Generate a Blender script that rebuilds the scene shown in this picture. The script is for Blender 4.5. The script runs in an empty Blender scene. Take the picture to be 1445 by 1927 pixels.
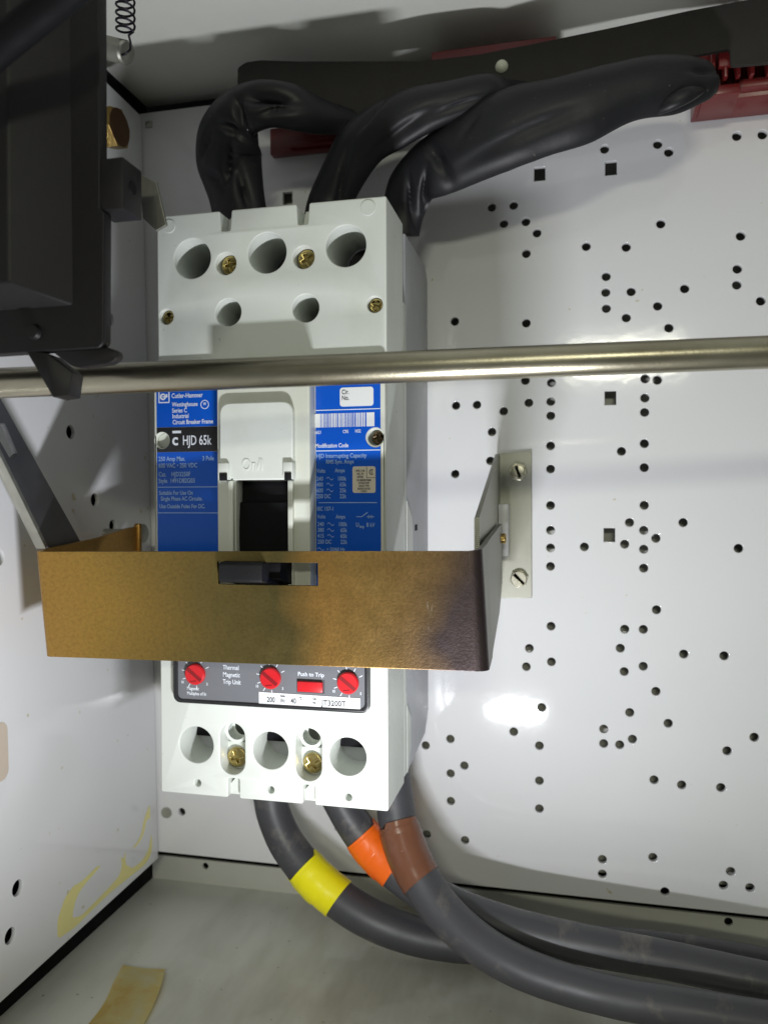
import bpy, bmesh, math, random
from mathutils import Vector, Matrix, noise
random.seed(7)
S = 0.001                      # tables are in millimetres
scene = bpy.context.scene
COL = scene.collection
PI = math.pi

# ------------------------------------------------------------------ camera
cam_d = bpy.data.cameras.new('camera'); cam = bpy.data.objects.new('camera', cam_d); COL.objects.link(cam)
scene.camera = cam
yaw, pitch, roll = -0.22806, -0.0159, -0.0030
f = Vector((math.sin(yaw)*math.cos(pitch), math.cos(yaw)*math.cos(pitch), math.sin(pitch)))
r = Vector((math.cos(yaw), -math.sin(yaw), 0)); u = r.cross(f)
r2 = r*math.cos(roll)+u*math.sin(roll); u2 = u*math.cos(roll)-r*math.sin(roll)
m = Matrix((r2, u2, -f)).transposed().to_4x4(); m.translation = Vector((127.892, -431.826, 2.834))*S
cam.matrix_world = m
cam_d.sensor_fit = 'VERTICAL'; cam_d.sensor_height = 24; cam_d.lens = 24*1493.7/1927
cam_d.clip_start = 0.01; cam_d.clip_end = 20
cam_d.dof.use_dof = True; cam_d.dof.focus_distance = 0.32; cam_d.dof.aperture_fstop = 9.0

# ------------------------------------------------------------------ light
world = bpy.data.worlds.new('World'); scene.world = world; world.use_nodes = True
bg = world.node_tree.nodes['Background']; bg.inputs[0].default_value = (0.80, 0.85, 0.74, 1); bg.inputs[1].default_value = 0.17
def area(name, loc, target, sx, sy, power, colr, spread=PI):
    d = bpy.data.lights.new(name, 'AREA'); d.shape = 'RECTANGLE'; d.size = sx*S; d.size_y = sy*S
    d.energy = power; d.color = colr; d.spread = spread
    o = bpy.data.objects.new(name, d); COL.objects.link(o); o.location = Vector(loc)*S
    o.rotation_euler = (Vector(target)-Vector(loc)).to_track_quat('-Z', 'Y').to_euler()
    return o
area('hand_torch', (84, -250, -178), (78, -135, 190), 40, 10, 1.05, (0.94, 0.955, 1.0))
area('ceiling_light', (236, -1300, 296), (60, 0, 0), 230, 58, 2.55, (1.0, 1.0, 0.80))
scene.view_settings.view_transform = 'Standard'; scene.view_settings.look = 'None'
scene.view_settings.exposure = -0.12; scene.view_settings.gamma = 1.0
scene.cycles.max_bounces = 8; scene.cycles.use_denoising = True

# ------------------------------------------------------------------ materials
class NT:
    def __init__(s, name):
        s.m = bpy.data.materials.new(name); s.m.use_nodes = True; s.t = s.m.node_tree; s.b = s.t.nodes['Principled BSDF']
    def n(s, typ, **k):
        x = s.t.nodes.new(typ)
        for a, v in k.items():
            if hasattr(x, a) and a not in x.inputs: setattr(x, a, v)
            else: x.inputs[a].default_value = v
        return x
    def l(s, a, b): s.t.links.new(a, b)
    def coord(s, scale=(1, 1, 1), rot=(0, 0, 0), src='Object'):
        c = s.n('ShaderNodeTexCoord'); mp = s.n('ShaderNodeMapping'); mp.inputs['Scale'].default_value = scale; mp.inputs['Rotation'].default_value = rot
        s.l(c.outputs[src], mp.inputs[0]); return mp.outputs[0]
    def noise(s, vec, scale, detail=3, rough=.5):
        x = s.n('ShaderNodeTexNoise'); x.inputs['Scale'].default_value = scale; x.inputs['Detail'].default_value = detail; x.inputs['Roughness'].default_value = rough
        s.l(vec, x.inputs['Vector']); return x.outputs[0]
    def ramp(s, fac, stops):
        x = s.n('ShaderNodeValToRGB'); e = x.color_ramp.elements
        while len(e) < len(stops): e.new(.5)
        for i, (p, c) in enumerate(stops):
            e[i].position = p; e[i].color = c if len(c) == 4 else (*c, 1)
        s.l(fac, x.inputs[0]); return x.outputs[0]
    def mix(s, fac, a, b):
        x = s.n('ShaderNodeMix', data_type='RGBA')
        for v, i in ((fac, 0), (a, 6), (b, 7)):
            if hasattr(v, 'links'): s.l(v, x.inputs[i])
            else: x.inputs[i].default_value = v if i == 0 else (*v, 1)
        return x.outputs[2]
    def col(s, v):
        if hasattr(v, 'links'): s.l(v, s.b.inputs['Base Color'])
        else: s.b.inputs['Base Color'].default_value = (*v, 1)
    def rough(s, v):
        if hasattr(v, 'links'): s.l(v, s.b.inputs['Roughness'])
        else: s.b.inputs['Roughness'].default_value = v
    def bump(s, h, strength, dist=0.0005):
        x = s.n('ShaderNodeBump'); x.inputs['Strength'].default_value = strength; x.inputs['Distance'].default_value = dist
        s.l(h, x.inputs['Height']); s.l(x.outputs[0], s.b.inputs['Normal'])
def mrange(s, v, a, b):
    x = s.n('ShaderNodeMapRange'); s.l(v, x.inputs[0]); x.inputs['To Min'].default_value = a; x.inputs['To Max'].default_value = b; return x.outputs[0]
M = {}
def simple(name, colr, rough=.5, metal=0, nscale=900, bump=.05, var=.06, spec=.5):
    t = NT(name); v = t.coord(); n1 = t.noise(v, 60, 4)
    a = tuple(c*(1-var) for c in colr); b = tuple(min(1, c*(1+var)) for c in colr)
    t.col(t.mix(n1, a, b)); t.rough(mrange(t, t.noise(v, 140, 3), rough*.85, rough*1.15)); t.b.inputs['Metallic'].default_value = metal
    t.b.inputs['Specular IOR Level'].default_value = spec
    if bump: t.bump(t.noise(v, nscale, 2), bump, .0003)
    M[name] = t.m; return t
# glossy white powder coat of the mounting panel, with a few yellowish specks and an orange-peel skin
def white_coat(name, base):
    t = NT(name); v = t.coord()
    specks = t.ramp(t.noise(v, 150, 2), [(.725, (0, 0, 0)), (.75, (1, 1, 1))])
    grime = t.ramp(t.noise(v, 9, 4), [(.4, (0, 0, 0)), (.75, (1, 1, 1))])
    c1 = t.mix(mrange(t, grime, 0, .10), base, (.60, .58, .46))
    t.col(t.mix(mrange(t, specks, 0, .6), c1, (.50, .42, .18)))
    t.rough(mrange(t, t.noise(v, 30, 3), .055, .085)); t.bump(t.noise(v, 150, 2), .035, .0008)
    M[name] = t.m
white_coat('white_coat', (.76, .765, .785))
t = NT('enclosure_paint'); v = t.coord(); st = t.coord((1, .25, 1), (0, 0, .6))
dirt = t.ramp(t.noise(st, 14, 5, .6), [(.40, (.47, .46, .39)), (.60, (.70, .71, .65))])
blot = t.ramp(t.noise(v, 26, 3), [(.52, (0, 0, 0)), (.60, (1, 1, 1))])
dots = t.ramp(t.noise(v, 260, 2), [(.74, (0, 0, 0)), (.77, (1, 1, 1))])
c1 = t.mix(mrange(t, blot, 0, .30), dirt, (.76, .77, .72)); t.col(t.mix(mrange(t, dots, 0, .5), c1, (.10, .085, .06)))
t.rough(mrange(t, t.noise(v, 20, 4), .32, .55)); t.bump(t.noise(v, 300, 3), .06); M['enclosure_paint'] = t.m
simple('back_paint', (.56, .56, .51), .45)
simple('ceiling_paint', (.74, .75, .69), .36, nscale=260, bump=.1, var=.05)
def moulded(name, base, rough):
    t = NT(name); v = t.coord(); sm = t.ramp(t.noise(t.coord((1, 1, .6), (0, .4, 0)), 38, 5, .6), [(.50, (0, 0, 0)), (.72, (1, 1, 1))])
    sp = t.ramp(t.noise(v, 330, 2), [(.745, (0, 0, 0)), (.77, (1, 1, 1))])
    c1 = t.mix(mrange(t, sm, 0, .22), base, tuple(c*.72*k for c, k in zip(base, (1.0, .97, .86))))
    t.col(t.mix(mrange(t, sp, 0, .4), c1, (.20, .18, .14))); t.rough(mrange(t, t.noise(v, 60, 4), rough*.8, rough*1.2)); t.bump(t.noise(v, 1300, 3), .08, .0003); M[name] = t.m
moulded('case_light', (.65, .68, .635), .40)
simple('case_grey', (.40, .41, .44), .45, nscale=1200, bump=.08, var=.05)
moulded('platform_grey', (.62, .64, .57), .38)
simple('label_blue', (.005, .088, .52), .24, bump=0, var=.03, spec=.25)
simple('label_black', (.012, .012, .014), .25, bump=0)
simple('label_white', (.74, .76, .76), .35, bump=0, var=.02)
simple('label_cream', (.62, .56, .46), .4, bump=0, var=.04)
simple('print_white', (.72, .76, .82), .4, bump=0, var=.02)
simple('print_pale', (.30, .45, .72), .4, bump=0, var=.05)
simple('print_dark', (.06, .06, .07), .5, bump=0)
simple('trip_face', (.155, .16, .175), .35, bump=.04, var=.06)
simple('trip_rim', (.015, .015, .017), .4, bump=.1)
simple('dial_red', (.55, .012, .018), .35, bump=.03)
simple('dial_red_dark', (.22, .006, .01), .4, bump=0)
simple('black_plastic', (.008, .008, .009), .5, nscale=700, bump=.35, var=.3, spec=.22)
simple('housing_plastic', (.0085, .0075, .0080), .5, nscale=1600, bump=.12, var=.15, spec=.28)
simple('void_black', (.004, .004, .005), .7, bump=0, spec=.15)
simple('fibre_board', (.030, .028, .025), .7, nscale=500, bump=.2, var=.12, spec=.2)
simple('red_insulator', (.145, .014, .014), .32, bump=.1, var=.15)
simple('nylon', (.62, .64, .52), .35, bump=0)
simple('standoff_white', (.66, .66, .68), .4, bump=0)
simple('tape_orange', (.88, .145, .010), .32, nscale=240, bump=.12)
simple('tape_brown', (.155, .062, .034), .26, nscale=240, bump=.12)
simple('tape_yellow', (.93, .84, .010), .32, nscale=240, bump=.12)
simple('sticker_beige', (.60, .51, .42), .5, bump=0)
simple('spring_wire', (.05, .045, .06), .3, 1, bump=0)
simple('residue_yellow', (.86, .78, .33), .42, bump=.1, var=.12)
t = NT('peeled_tape'); v = t.coord(); n1 = t.noise(v, 55, 5, .6)
t.col(t.ramp(n1, [(.35, (.88, .68, .22)), (.5, (.95, .83, .38)), (.68, (.96, .91, .62))])); t.rough(.38); t.bump(n1, .3, .001); M['peeled_tape'] = t.m
# crumpled heat-shrink sleeve
t = NT('sleeve_rubber'); v = t.coord(); n1 = t.noise(v, 45, 3)
dust = t.ramp(t.noise(v, 420, 2), [(.73, (0, 0, 0)), (.77, (1, 1, 1))])
t.col(t.mix(mrange(t, dust, 0, .5), (.0085, .0085, .011), (.12, .11, .09))); t.rough(mrange(t, n1, .40, .56)); t.b.inputs['Specular IOR Level'].default_value = .38; t.bump(t.noise(v, 75, 4), .16, .002); M['sleeve_rubber'] = t.m
# thick grey-black power cable with scuffs
t = NT('cable_jacket'); v = t.coord(); sv = t.coord((1, .35, .9))
scuff = t.ramp(t.noise(sv, 55, 5, .65), [(.56, (0, 0, 0)), (.72, (1, 1, 1))])
c1 = t.mix(t.noise(v, 25, 4), (.040, .040, .046), (.070, .070, .077))
t.col(t.mix(mrange(t, scuff, 0, .55), c1, (.22, .195, .16))); t.rough(mrange(t, t.noise(v, 80, 4), .36, .55)); t.bump(t.noise(sv, 220, 4), .12, .0006); M['cable_jacket'] = t.m
# yellow zinc-chromate plating: streaky gold, brown and violet; dark olive middle partly a painted-in reflection
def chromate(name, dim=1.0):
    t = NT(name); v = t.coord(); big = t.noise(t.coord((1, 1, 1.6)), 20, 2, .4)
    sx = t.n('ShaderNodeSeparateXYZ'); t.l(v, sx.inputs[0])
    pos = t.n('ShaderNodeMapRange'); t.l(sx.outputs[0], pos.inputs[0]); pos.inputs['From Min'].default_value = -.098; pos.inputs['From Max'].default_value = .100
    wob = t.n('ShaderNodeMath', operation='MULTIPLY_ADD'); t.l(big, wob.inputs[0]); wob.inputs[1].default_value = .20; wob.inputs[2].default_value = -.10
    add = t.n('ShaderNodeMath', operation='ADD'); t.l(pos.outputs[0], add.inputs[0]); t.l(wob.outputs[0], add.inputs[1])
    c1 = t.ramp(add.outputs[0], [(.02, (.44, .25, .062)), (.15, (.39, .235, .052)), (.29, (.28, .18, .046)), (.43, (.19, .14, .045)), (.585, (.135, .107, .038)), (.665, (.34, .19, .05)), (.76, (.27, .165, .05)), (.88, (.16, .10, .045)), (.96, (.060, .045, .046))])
    grain = t.ramp(t.noise(t.coord((1, 1, 1.3), (0, .5, 0)), 560, 4, .7), [(.36, (.0, .0, .0)), (.56, (1, 1, 1))])
    c2 = t.mix(mrange(t, grain, .24, 0), c1, (.050, .036, .016))
    wn = t.noise(t.coord((1, 1, .22), (0, .9, 0)), 75, 5, .62)
    scr = t.ramp(wn, [(.655, (0, 0, 0)), (.68, (1, 1, 1))]); blob = t.ramp(t.noise(t.coord(), 31, 2), [(.56, (0, 0, 0)), (.64, (1, 1, 1))])
    both = t.n('ShaderNodeMath', operation='MULTIPLY'); t.l(scr, both.inputs[0]); t.l(blob, both.inputs[1])
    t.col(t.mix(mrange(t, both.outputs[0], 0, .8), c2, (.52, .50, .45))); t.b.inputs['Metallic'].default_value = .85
    t.rough(mrange(t, t.noise(v, 120, 4), .30, .48)); t.bump(t.noise(v, 700, 4, .7), .26, .0006); M[name] = t.m
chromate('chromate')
def brushed(name, colr, rough, scale=(1, 1, 1), bump=.1):
    t = NT(name); v = t.coord(scale); n1 = t.noise(v, 200, 4, .6)
    t.col(t.mix(n1, tuple(c*.78 for c in colr), tuple(min(1, c*1.12) for c in colr))); t.b.inputs['Metallic'].default_value = 1
    t.rough(mrange(t, n1, rough*.8, rough*1.25)); t.bump(t.noise(v, 900, 3), bump, .0003); M[name] = t.m
t = NT('rod_steel'); v = t.coord((.12, 1, 1)); n1 = t.noise(v, 260, 4, .65); tar = t.ramp(t.noise(t.coord((.5, 1, 1)), 34, 5, .6), [(.42, (0, 0, 0)), (.66, (1, 1, 1))])
c1 = t.mix(n1, (.32, .295, .22), (.47, .44, .345)); t.col(t.mix(mrange(t, tar, 0, .5), c1, (.20, .175, .115))); t.b.inputs['Metallic'].default_value = 1
t.rough(mrange(t, t.noise(t.coord((.3, 1, 1)), 90, 5), .20, .42)); t.bump(t.noise(t.coord(), 900, 4), .12, .0003); M['rod_steel'] = t.m
brushed('zinc_steel', (.52, .52, .46), .42, (1, 1, .25), .12)
brushed('zinc_dull', (.27, .27, .24), .50, (1, 1, .4), .2)
brushed('zinc_plate', (.36, .36, .31), .50, (1, 1, .25), .12)
brushed('link_steel', (.20, .20, .21), .48, (1, .3, .3), .12)
brushed('screw_gold', (.50, .40, .16), .30)
brushed('screw_dark', (.16, .12, .07), .38)
brushed('screw_zinc', (.56, .54, .44), .32)
brushed('bolt_brass', (.42, .29, .10), .30)
brushed('bolt_brown', (.17, .095, .045), .42)

# ------------------------------------------------------------------ builders
def tag(o, label=None, cat=None, group=None, kind=None):
    if label: o['label'] = label
    if cat: o['category'] = cat
    if group: o['group'] = group
    if kind: o['kind'] = kind
    return o
def thing(name, loc, label, cat, group=None):
    o = bpy.data.objects.new(name, None); COL.objects.link(o); o.location = Vector(loc)*S; o.empty_display_size = .01
    return tag(o, label, cat, group)
def link(name, me, mat, parent=None, smooth=35):
    me.name = name
    if mat and not me.materials: me.materials.append(M[mat])
    if smooth:
        me.polygons.foreach_set('use_smooth', [True]*len(me.polygons)); me.set_sharp_from_angle(angle=math.radians(smooth))
    o = bpy.data.objects.new(name, me); COL.objects.link(o)
    if parent:
        o.parent = parent
        w = Vector((0, 0, 0)); p = parent
        while p: w += p.location; p = p.parent
        me.transform(Matrix.Translation(-w))
    return o
def bm_obj(name, bm, mat, parent=None, smooth=35):
    bmesh.ops.recalc_face_normals(bm, faces=bm.faces[:])
    me = bpy.data.meshes.new(name); bm.to_mesh(me); bm.free(); return link(name, me, mat, parent, smooth)
def circle(cx, cy, rad, n=28, sq=1): return [(cx+rad*math.cos(2*PI*i/n), cy+rad*sq*math.sin(2*PI*i/n)) for i in range(n)]
def rect(x0, x1, y0, y1, rad=0, n=5):
    if rad <= 0: return [(x0, y0), (x1, y0), (x1, y1), (x0, y1)]
    o = []
    for cx, cy, a in ((x1-rad, y0+rad, -90), (x1-rad, y1-rad, 0), (x0+rad, y1-rad, 90), (x0+rad, y0+rad, 180)):
        o += [(cx+rad*math.cos(math.radians(a+90*i/n)), cy+rad*math.sin(math.radians(a+90*i/n))) for i in range(n+1)]
    return o
def fillet(pts, rad, n=4):
    o = []
    for i, p in enumerate(pts):
        p = Vector(p); a = Vector(pts[i-1])-p; b = Vector(pts[(i+1) % len(pts)])-p
        d = min(rad, a.length*.45, b.length*.45); q0 = p+a.normalized()*d; q1 = p+b.normalized()*d
        for k in range(n+1):
            s = k/n; o.append(tuple(q0*(1-s)**2+p*2*s*(1-s)+q1*s*s))
    return o
def ccw(l):
    a = sum(l[i-1][0]*l[i][1]-l[i][0]*l[i-1][1] for i in range(len(l)))
    return l if a > 0 else l[::-1]
_dg = None
def curve_mesh(cu):
    o = bpy.data.objects.new('tmp', cu); COL.objects.link(o); dg = bpy.context.evaluated_depsgraph_get()
    me = bpy.data.meshes.new_from_object(o.evaluated_get(dg)); bpy.data.objects.remove(o); bpy.data.curves.remove(cu); return me
XZ = lambda y: (lambda p: Vector((p.x, y+p.z, p.y)))           # sheet facing the room, at depth y
def plate(name, outline, holes, thick, mp, mat, parent=None, bevel=0, smooth=35, bres=1):
    """flat sheet with real holes; mp maps (u, v, w) to the world, w runs 0..thick"""
    cu = bpy.data.curves.new('tmp', 'CURVE'); cu.dimensions = '2D'; cu.fill_mode = 'BOTH'
    for i, l in enumerate([outline]+list(holes)):
        l = ccw(l) if i == 0 else ccw(l)[::-1]
        sp = cu.splines.new('POLY'); sp.points.add(len(l)-1); sp.use_cyclic_u = True
        for p, q in zip(sp.points, l): p.co = (q[0], q[1], 0, 1)
    cu.extrude = thick/2-bevel
    if bevel: cu.bevel_depth = bevel; cu.bevel_resolution = bres; cu.offset = -bevel
    me = curve_mesh(cu)
    for vtx in me.vertices: vtx.co = mp(Vector((vtx.co.x, vtx.co.y, vtx.co.z+thick/2)))*S
    bm = bmesh.new(); bm.from_mesh(me); bpy.data.meshes.remove(me); bmesh.ops.remove_doubles(bm, verts=bm.verts[:], dist=1e-6)
    o = bm_obj(name, bm, mat, parent, smooth)
    if smooth:                                            # the two broad faces stay flat, only rims and hole walls are smooth
        big = max((p for p in o.data.polygons), key=lambda p: p.area).normal.copy()
        for p in o.data.polygons:
            if abs(p.normal.dot(big)) > .999: p.use_smooth = False
    return o
def text(body, size, x, z, y, mat, parent, align='LEFT', xs=.78, rot=0, ex=.03, name='lettering', bold=.035):
    cu = bpy.data.curves.new('tmp', 'FONT'); cu.body = body; cu.size = size; cu.align_x = align; cu.resolution_u = 3; cu.extrude = ex; cu.space_line = .92; cu.offset = bold
    me = curve_mesh(cu)
    R = Matrix.Rotation(rot, 2)
    for vtx in me.vertices:
        q = R @ Vector((vtx.co.x*xs, vtx.co.y)); vtx.co = Vector((x+q.x, y-vtx.co.z, z+q.y))*S
    bm = bmesh.new(); bm.from_mesh(me); bpy.data.meshes.remove(me)
    return bm_obj(name, bm, mat, parent, 0)
def box(bm, a, b, bev=0):
    g = bmesh.ops.create_cube(bm, size=1)['verts']
    for w in g: w.co = Vector([(a[i]+b[i])/2+w.co[i]*(b[i]-a[i]) for i in range(3)])*S
    if bev:
        es = {e for w in g for e in w.link_edges}
        bmesh.ops.bevel(bm, geom=list(es), offset=bev*S, segments=2, profile=.5, affect='EDGES')
def boxes(name, l, mat, parent=None, bev=0):
    bm = bmesh.new()
    for a, b in l: box(bm, a, b, bev)
    return bm_obj(name, bm, mat, parent)
def prism(name, prof, x0, x1, mat, parent=None, bev=0):
    """(y, z) profile pushed along x"""
    bm = bmesh.new(); A = [bm.verts.new(Vector((x0, p[0], p[1]))*S) for p in prof]; B = [bm.verts.new(Vector((x1, p[0], p[1]))*S) for p in prof]
    bm.faces.new(A); bm.faces.new(B[::-1]); n = len(prof)
    for i in range(n): bm.faces.new((A[i], A[(i+1) % n], B[(i+1) % n], B[i]))
    if bev: bmesh.ops.bevel(bm, geom=bm.edges[:], offset=bev*S, segments=2, profile=.5, affect='EDGES')
    return bm_obj(name, bm, mat, parent)
def lathe(name, prof, org, axis, mat, parent=None, n=28):
    """profile of (radius, height) turned round an axis"""
    bm = bmesh.new(); q = Vector(axis).normalized().to_track_quat('Z', 'Y'); rings = []
    for rad, h in prof:
        if rad < 1e-6: rings.append([bm.verts.new((Vector(org)+q @ Vector((0, 0, h)))*S)])
        else: rings.append([bm.verts.new((Vector(org)+q @ Vector((rad*math.cos(2*PI*i/n), rad*math.sin(2*PI*i/n), h)))*S) for i in range(n)])
    for a, b in zip(rings, rings[1:]):
        for i in range(n):
            j = (i+1) % n; vs = []
            for w in (a[i % len(a)], a[j % len(a)], b[j % len(b)], b[i % len(b)]):
                if w not in vs: vs.append(w)
            if len(vs) > 2: bm.faces.new(vs)
    return bm_obj(name, bm, mat, parent, 40)
def spline(P, n):
    P = [Vector(p) for p in P]; o = []
    for i in range(len(P)-1):
        p0 = P[max(i-1, 0)]; p1 = P[i]; p2 = P[i+1]; p3 = P[min(i+2, len(P)-1)]
        for k in range(n):
            s = k/n; o.append(.5*((2*p1)+(p2-p0)*s+(2*p0-5*p1+4*p2-p3)*s*s+(3*p1-p0-3*p2+p3)*s**3))
    return o+[P[-1]]
def tube(name, pts, mat, parent=None, n=10, seg=24, flat=1.0, bumpf=None, grow=0, closed=True, lens=1.0, skew=None):
    """tube through (x, y, z, radius) points, flat = depth over width"""
    pp = spline(pts, n); bm = bmesh.new(); rings = []
    for i, p in enumerate(pp):
        c = p.xyz; T = (pp[min(i+1, len(pp)-1)].xyz-pp[max(i-1, 0)].xyz).normalized()
        Y = Vector((0, 1, 0)); N1 = (Y-T*Y.dot(T)).normalized(); N2 = T.cross(N1); rr = p.w+grow; ring = []
        for k in range(seg):
            a = 2*PI*k/seg; sn = math.sin(a); d = N2*math.cos(a)+N1*math.copysign(abs(sn)**lens, sn)*flat; q = c+d*rr
            if bumpf: q += d*bumpf(q, i/len(pp), a)
            if skew: q += T*skew(i/(len(pp)-1), a)
            ring.append(bm.verts.new(q*S))
        rings.append(ring)
    for a, b in zip(rings, rings[1:]):
        for k in range(seg): bm.faces.new((a[k], a[(k+1) % seg], b[(k+1) % seg], b[k]))
    if closed: bm.faces.new(rings[0][::-1]); bm.faces.new(rings[-1])
    return bm_obj(name, bm, mat, parent, 50)
def screw(name, x, y, z, rad, mat, parent, slot='cross', rot=.3, hexr=0):
    """screw seen from the front, its head facing the room"""
    c, s = math.cos(rot), math.sin(rot); w = rad*.15; L = rad*.62
    sh = [(w, w), (w, L), (-w, L), (-w, w), (-L, w), (-L, -w), (-w, -w), (-w, -L), (w, -L), (w, -w), (L, -w), (L, w)] if slot == 'cross' else [(-rad*.86, -w), (rad*.86, -w), (rad*.86, w), (-rad*.86, w)]
    hole = [(x+p[0]*c-p[1]*s, z+p[0]*s+p[1]*c) for p in sh]
    o = plate(name, circle(x, z, rad, 26), [hole], 1.5, XZ(y), mat, parent, bevel=.5 if slot == 'cross' else .35, bres=2)
    # a dished recess under the drive and the shank
    b = lathe('screw_core', [(0, 0), (rad*.9, 0), (rad*.9, 1.0), (rad*.55, 1.0), (rad*.55, 8)], (x, y+1.2, z), (0, 1, 0), mat, o)
    if hexr:
        plate('hex_flange', [(x+hexr*math.cos(a*PI/3+rot), z+hexr*math.sin(a*PI/3+rot)) for a in range(6)], [], 1.4, XZ(y+1.2), mat, o, bevel=.2)
    return o

# ------------------------------------------------------------------ measured positions (mm; x right, y into the cabinet, z up)
PANEL_HOLES = ((146.1,185.1), (172.4,184.9), (177.8,180.3), (210.2,185), (222.1,184.5), (87.6,159.9), (99.2,160), (94,150.7), (105.7,150.7), (111.5,144.3), (174,144.1), (212.2,134.9), (136.9,135.3), (157,133.4), (105.9,133.8), (210.7,118.5), (210.5,110.5), (147,118.9), (146.8,110.7), (147.1,102.3), (159.5,110.3), (185.7,110.2), (172.6,102.1), (221.7,101.8), (157.1,96.9), (178.1,90.6), (67.5,99.7), (105.9,96.8), (105.4,66.2), (119,64.6), (166.5,64.9), (172.5,64), (68.1,54), (79.5,54.1), (107.2,54.3), (118.7,54.6), (93.9,50.1), (118.7,47.1), (87.6,39.2), (166.4,55), (166.3,47.6), (154.8,27.6), (166.2,31.4), (118.6,31.1), (86.7,23.6), (118.6,18.8), (166.2,19), (67.6,16.7), (118.6,-0.6), (166.2,-0.6), (158.9,-9.6), (185.3,-9.5), (166,-13.6), (118.6,-13.8), (172,-17.7), (156.5,-20.9), (166,-23.4), (136.1,-22.5), (118.6,-23.2), (211.8,-22.5), (118.6,-33.1), (166,-33.3), (172.4,-54.8), (118.9,-65.1), (156.6,-65.4), (165.9,-65.2), (107.5,-77.4), (154.4,-75.5), (105.9,-87.4), (119.1,-84.2), (165.9,-84.5), (156.4,-87.7), (185.8,-77.3), (205.2,-77.4), (172.2,-97.3), (114,-109), (159.2,-109.1), (178.3,-113.6), (99.2,-123), (146.1,-118.6), (146.1,-126.3), (154.2,-126.4), (160.6,-123), (219.6,-118.2), (206.8,-126), (64.7,-129.2), (50.9,-133.7), (112.8,-129.7), (72.4,-143.4), (64.8,-148.3), (171.4,-143.6), (185,-145.2), (203.9,-145.1), (112.8,-148.6), (64.9,-163.6), (112.8,-163.7), (51.5,-183.4), (72.7,-184.6), (170.9,-184.3), (145.5,-187.9), (145.5,-195.7), (208.7,-187.8), (205.3,-195.3), (217.9,-195.2), (176.9,-201.7), (0.2,-184.3), (-96.9,-183.6))
PANEL_SQUARES = ((112.9,175.4), (149.3,174.9), (149.2,55.5), (148.8,-16.2), (-28.3,174.9))
WING_HOLES = ((-40.2,128.7), (-39,102.4), (-77.3,37.2), (-57.7,3), (-41.2,-11.4), (-131.5,-22.3), (-124.5,-171.2), (-130,-189.9))
SLEEVE1 = ((-37.1,-45,143.6,15), (-38.6,-45,155.2,15), (-41,-46,169.6,16.5), (-42.2,-49,180.8,18.4), (-37.9,-54,190.8,17.2), (-28.8,-59,197,14.1), (-14.7,-62,196.6,11.8), (-2.1,-59,194.3,11.4), (8.2,-50,194,9.1), (17.7,-41,195.2,6.9), (27.1,-34,196.9,3.9))
SLEEVE2 = ((8.1,-45,142.7,11.8), (10.9,-45,154.4,12), (19.1,-48,165.8,12.9), (31.9,-53,178.1,13.8), (50.2,-58,184,12.9), (72.2,-60,188.8,10.5), (91.7,-56,193.5,8.3), (103.4,-48,199.5,6.4))
SLEEVE3 = ((45.5,-40,136,10.3), (48.1,-42,148.3,11.3), (56,-48,159.7,13.1), (73.8,-54,165.7,16.7), (99.3,-60,172.8,18.3), (128,-62,177.7,16.7), (153.3,-60,184.2,14.6), (174,-56,187.3,12.9), (186.8,-52,189.4,9.3), (191.5,-50,189.8,6.2))
BLACK_PLATE = ((-41.2,220.4), (-41.1,229.3), (-36.7,231.7), (-28.4,231.8), (-8,228.6), (31.5,223.6), (58.6,220.5), (85,220.2), (110.5,221.8), (147.4,224.6), (182.8,227.8), (227.6,230.2), (227.8,199.5), (215.7,199.6), (200,200.1), (199.5,207.9), (182.9,206.7), (163,203.8), (135.3,199.2), (84.9,197.6), (31.4,197.4), (16.6,199), (16.7,207.3), (3.4,208.9))
CABLEA = ((-28.1,-35,-147.5,8.7), (-24.8,-36,-164,9), (-15.2,-38,-180.7,9.4), (3.6,-42,-196.6,9.7), (28.2,-44,-209.3,9.7), (55.3,-42,-217.4,9.2), (84.2,-38,-220.1,8.7), (112.8,-33,-217.6,8.3), (143.6,-30,-216.3,8), (185.5,-30,-215.4,7.7), (236.9,-30,-218.4,7.4))
CABLEB = ((9.8,-38,-149.1,8.6), (18.9,-38,-163.6,9.1), (31.5,-40,-176.7,9.5), (47.6,-44,-186.8,9.5), (72.3,-48,-196.8,9.4), (101,-52,-201.8,9.2), (135.4,-56,-203.7,8.8), (170.2,-58,-205,8.3), (203.2,-60,-207.2,8), (228.8,-60,-209.3,7.9))
CABLEC = ((40,-40,-132.3,9.4), (42.3,-42,-147.7,9.6), (45.9,-46,-162,9.7), (53.3,-52,-175.9,9.8), (67.7,-60,-191.3,9.7), (87.8,-70,-201.2,9.2), (112.2,-78,-206.8,8.7), (145.9,-84,-209.1,8.2), (177.6,-86,-209,8), (221.8,-86,-210.2,7.7))
FLOOR_TAPE = ((-88.7,-80.3), (-68.3,-76.6), (-64.4,-81.1), (-59,-96.2), (-55.5,-117.5), (-56,-130.9), (-79.2,-136.2), (-80.3,-123.1), (-81.1,-105.3), (-83.8,-94.3))
RESIDUE = ((-97.5,-209.3), (-97.3,-200.9), (-88.4,-191), (-78.4,-191), (-61.1,-191.6), (-53.9,-202.1), (-37.2,-204), (-20.3,-201), (-14.2,-194.2), (-5,-189.4), (-3.4,-206.7), (-15.7,-210.8), (-35.6,-207.7), (-70.9,-209.2), (-82.2,-210.1))

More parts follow.
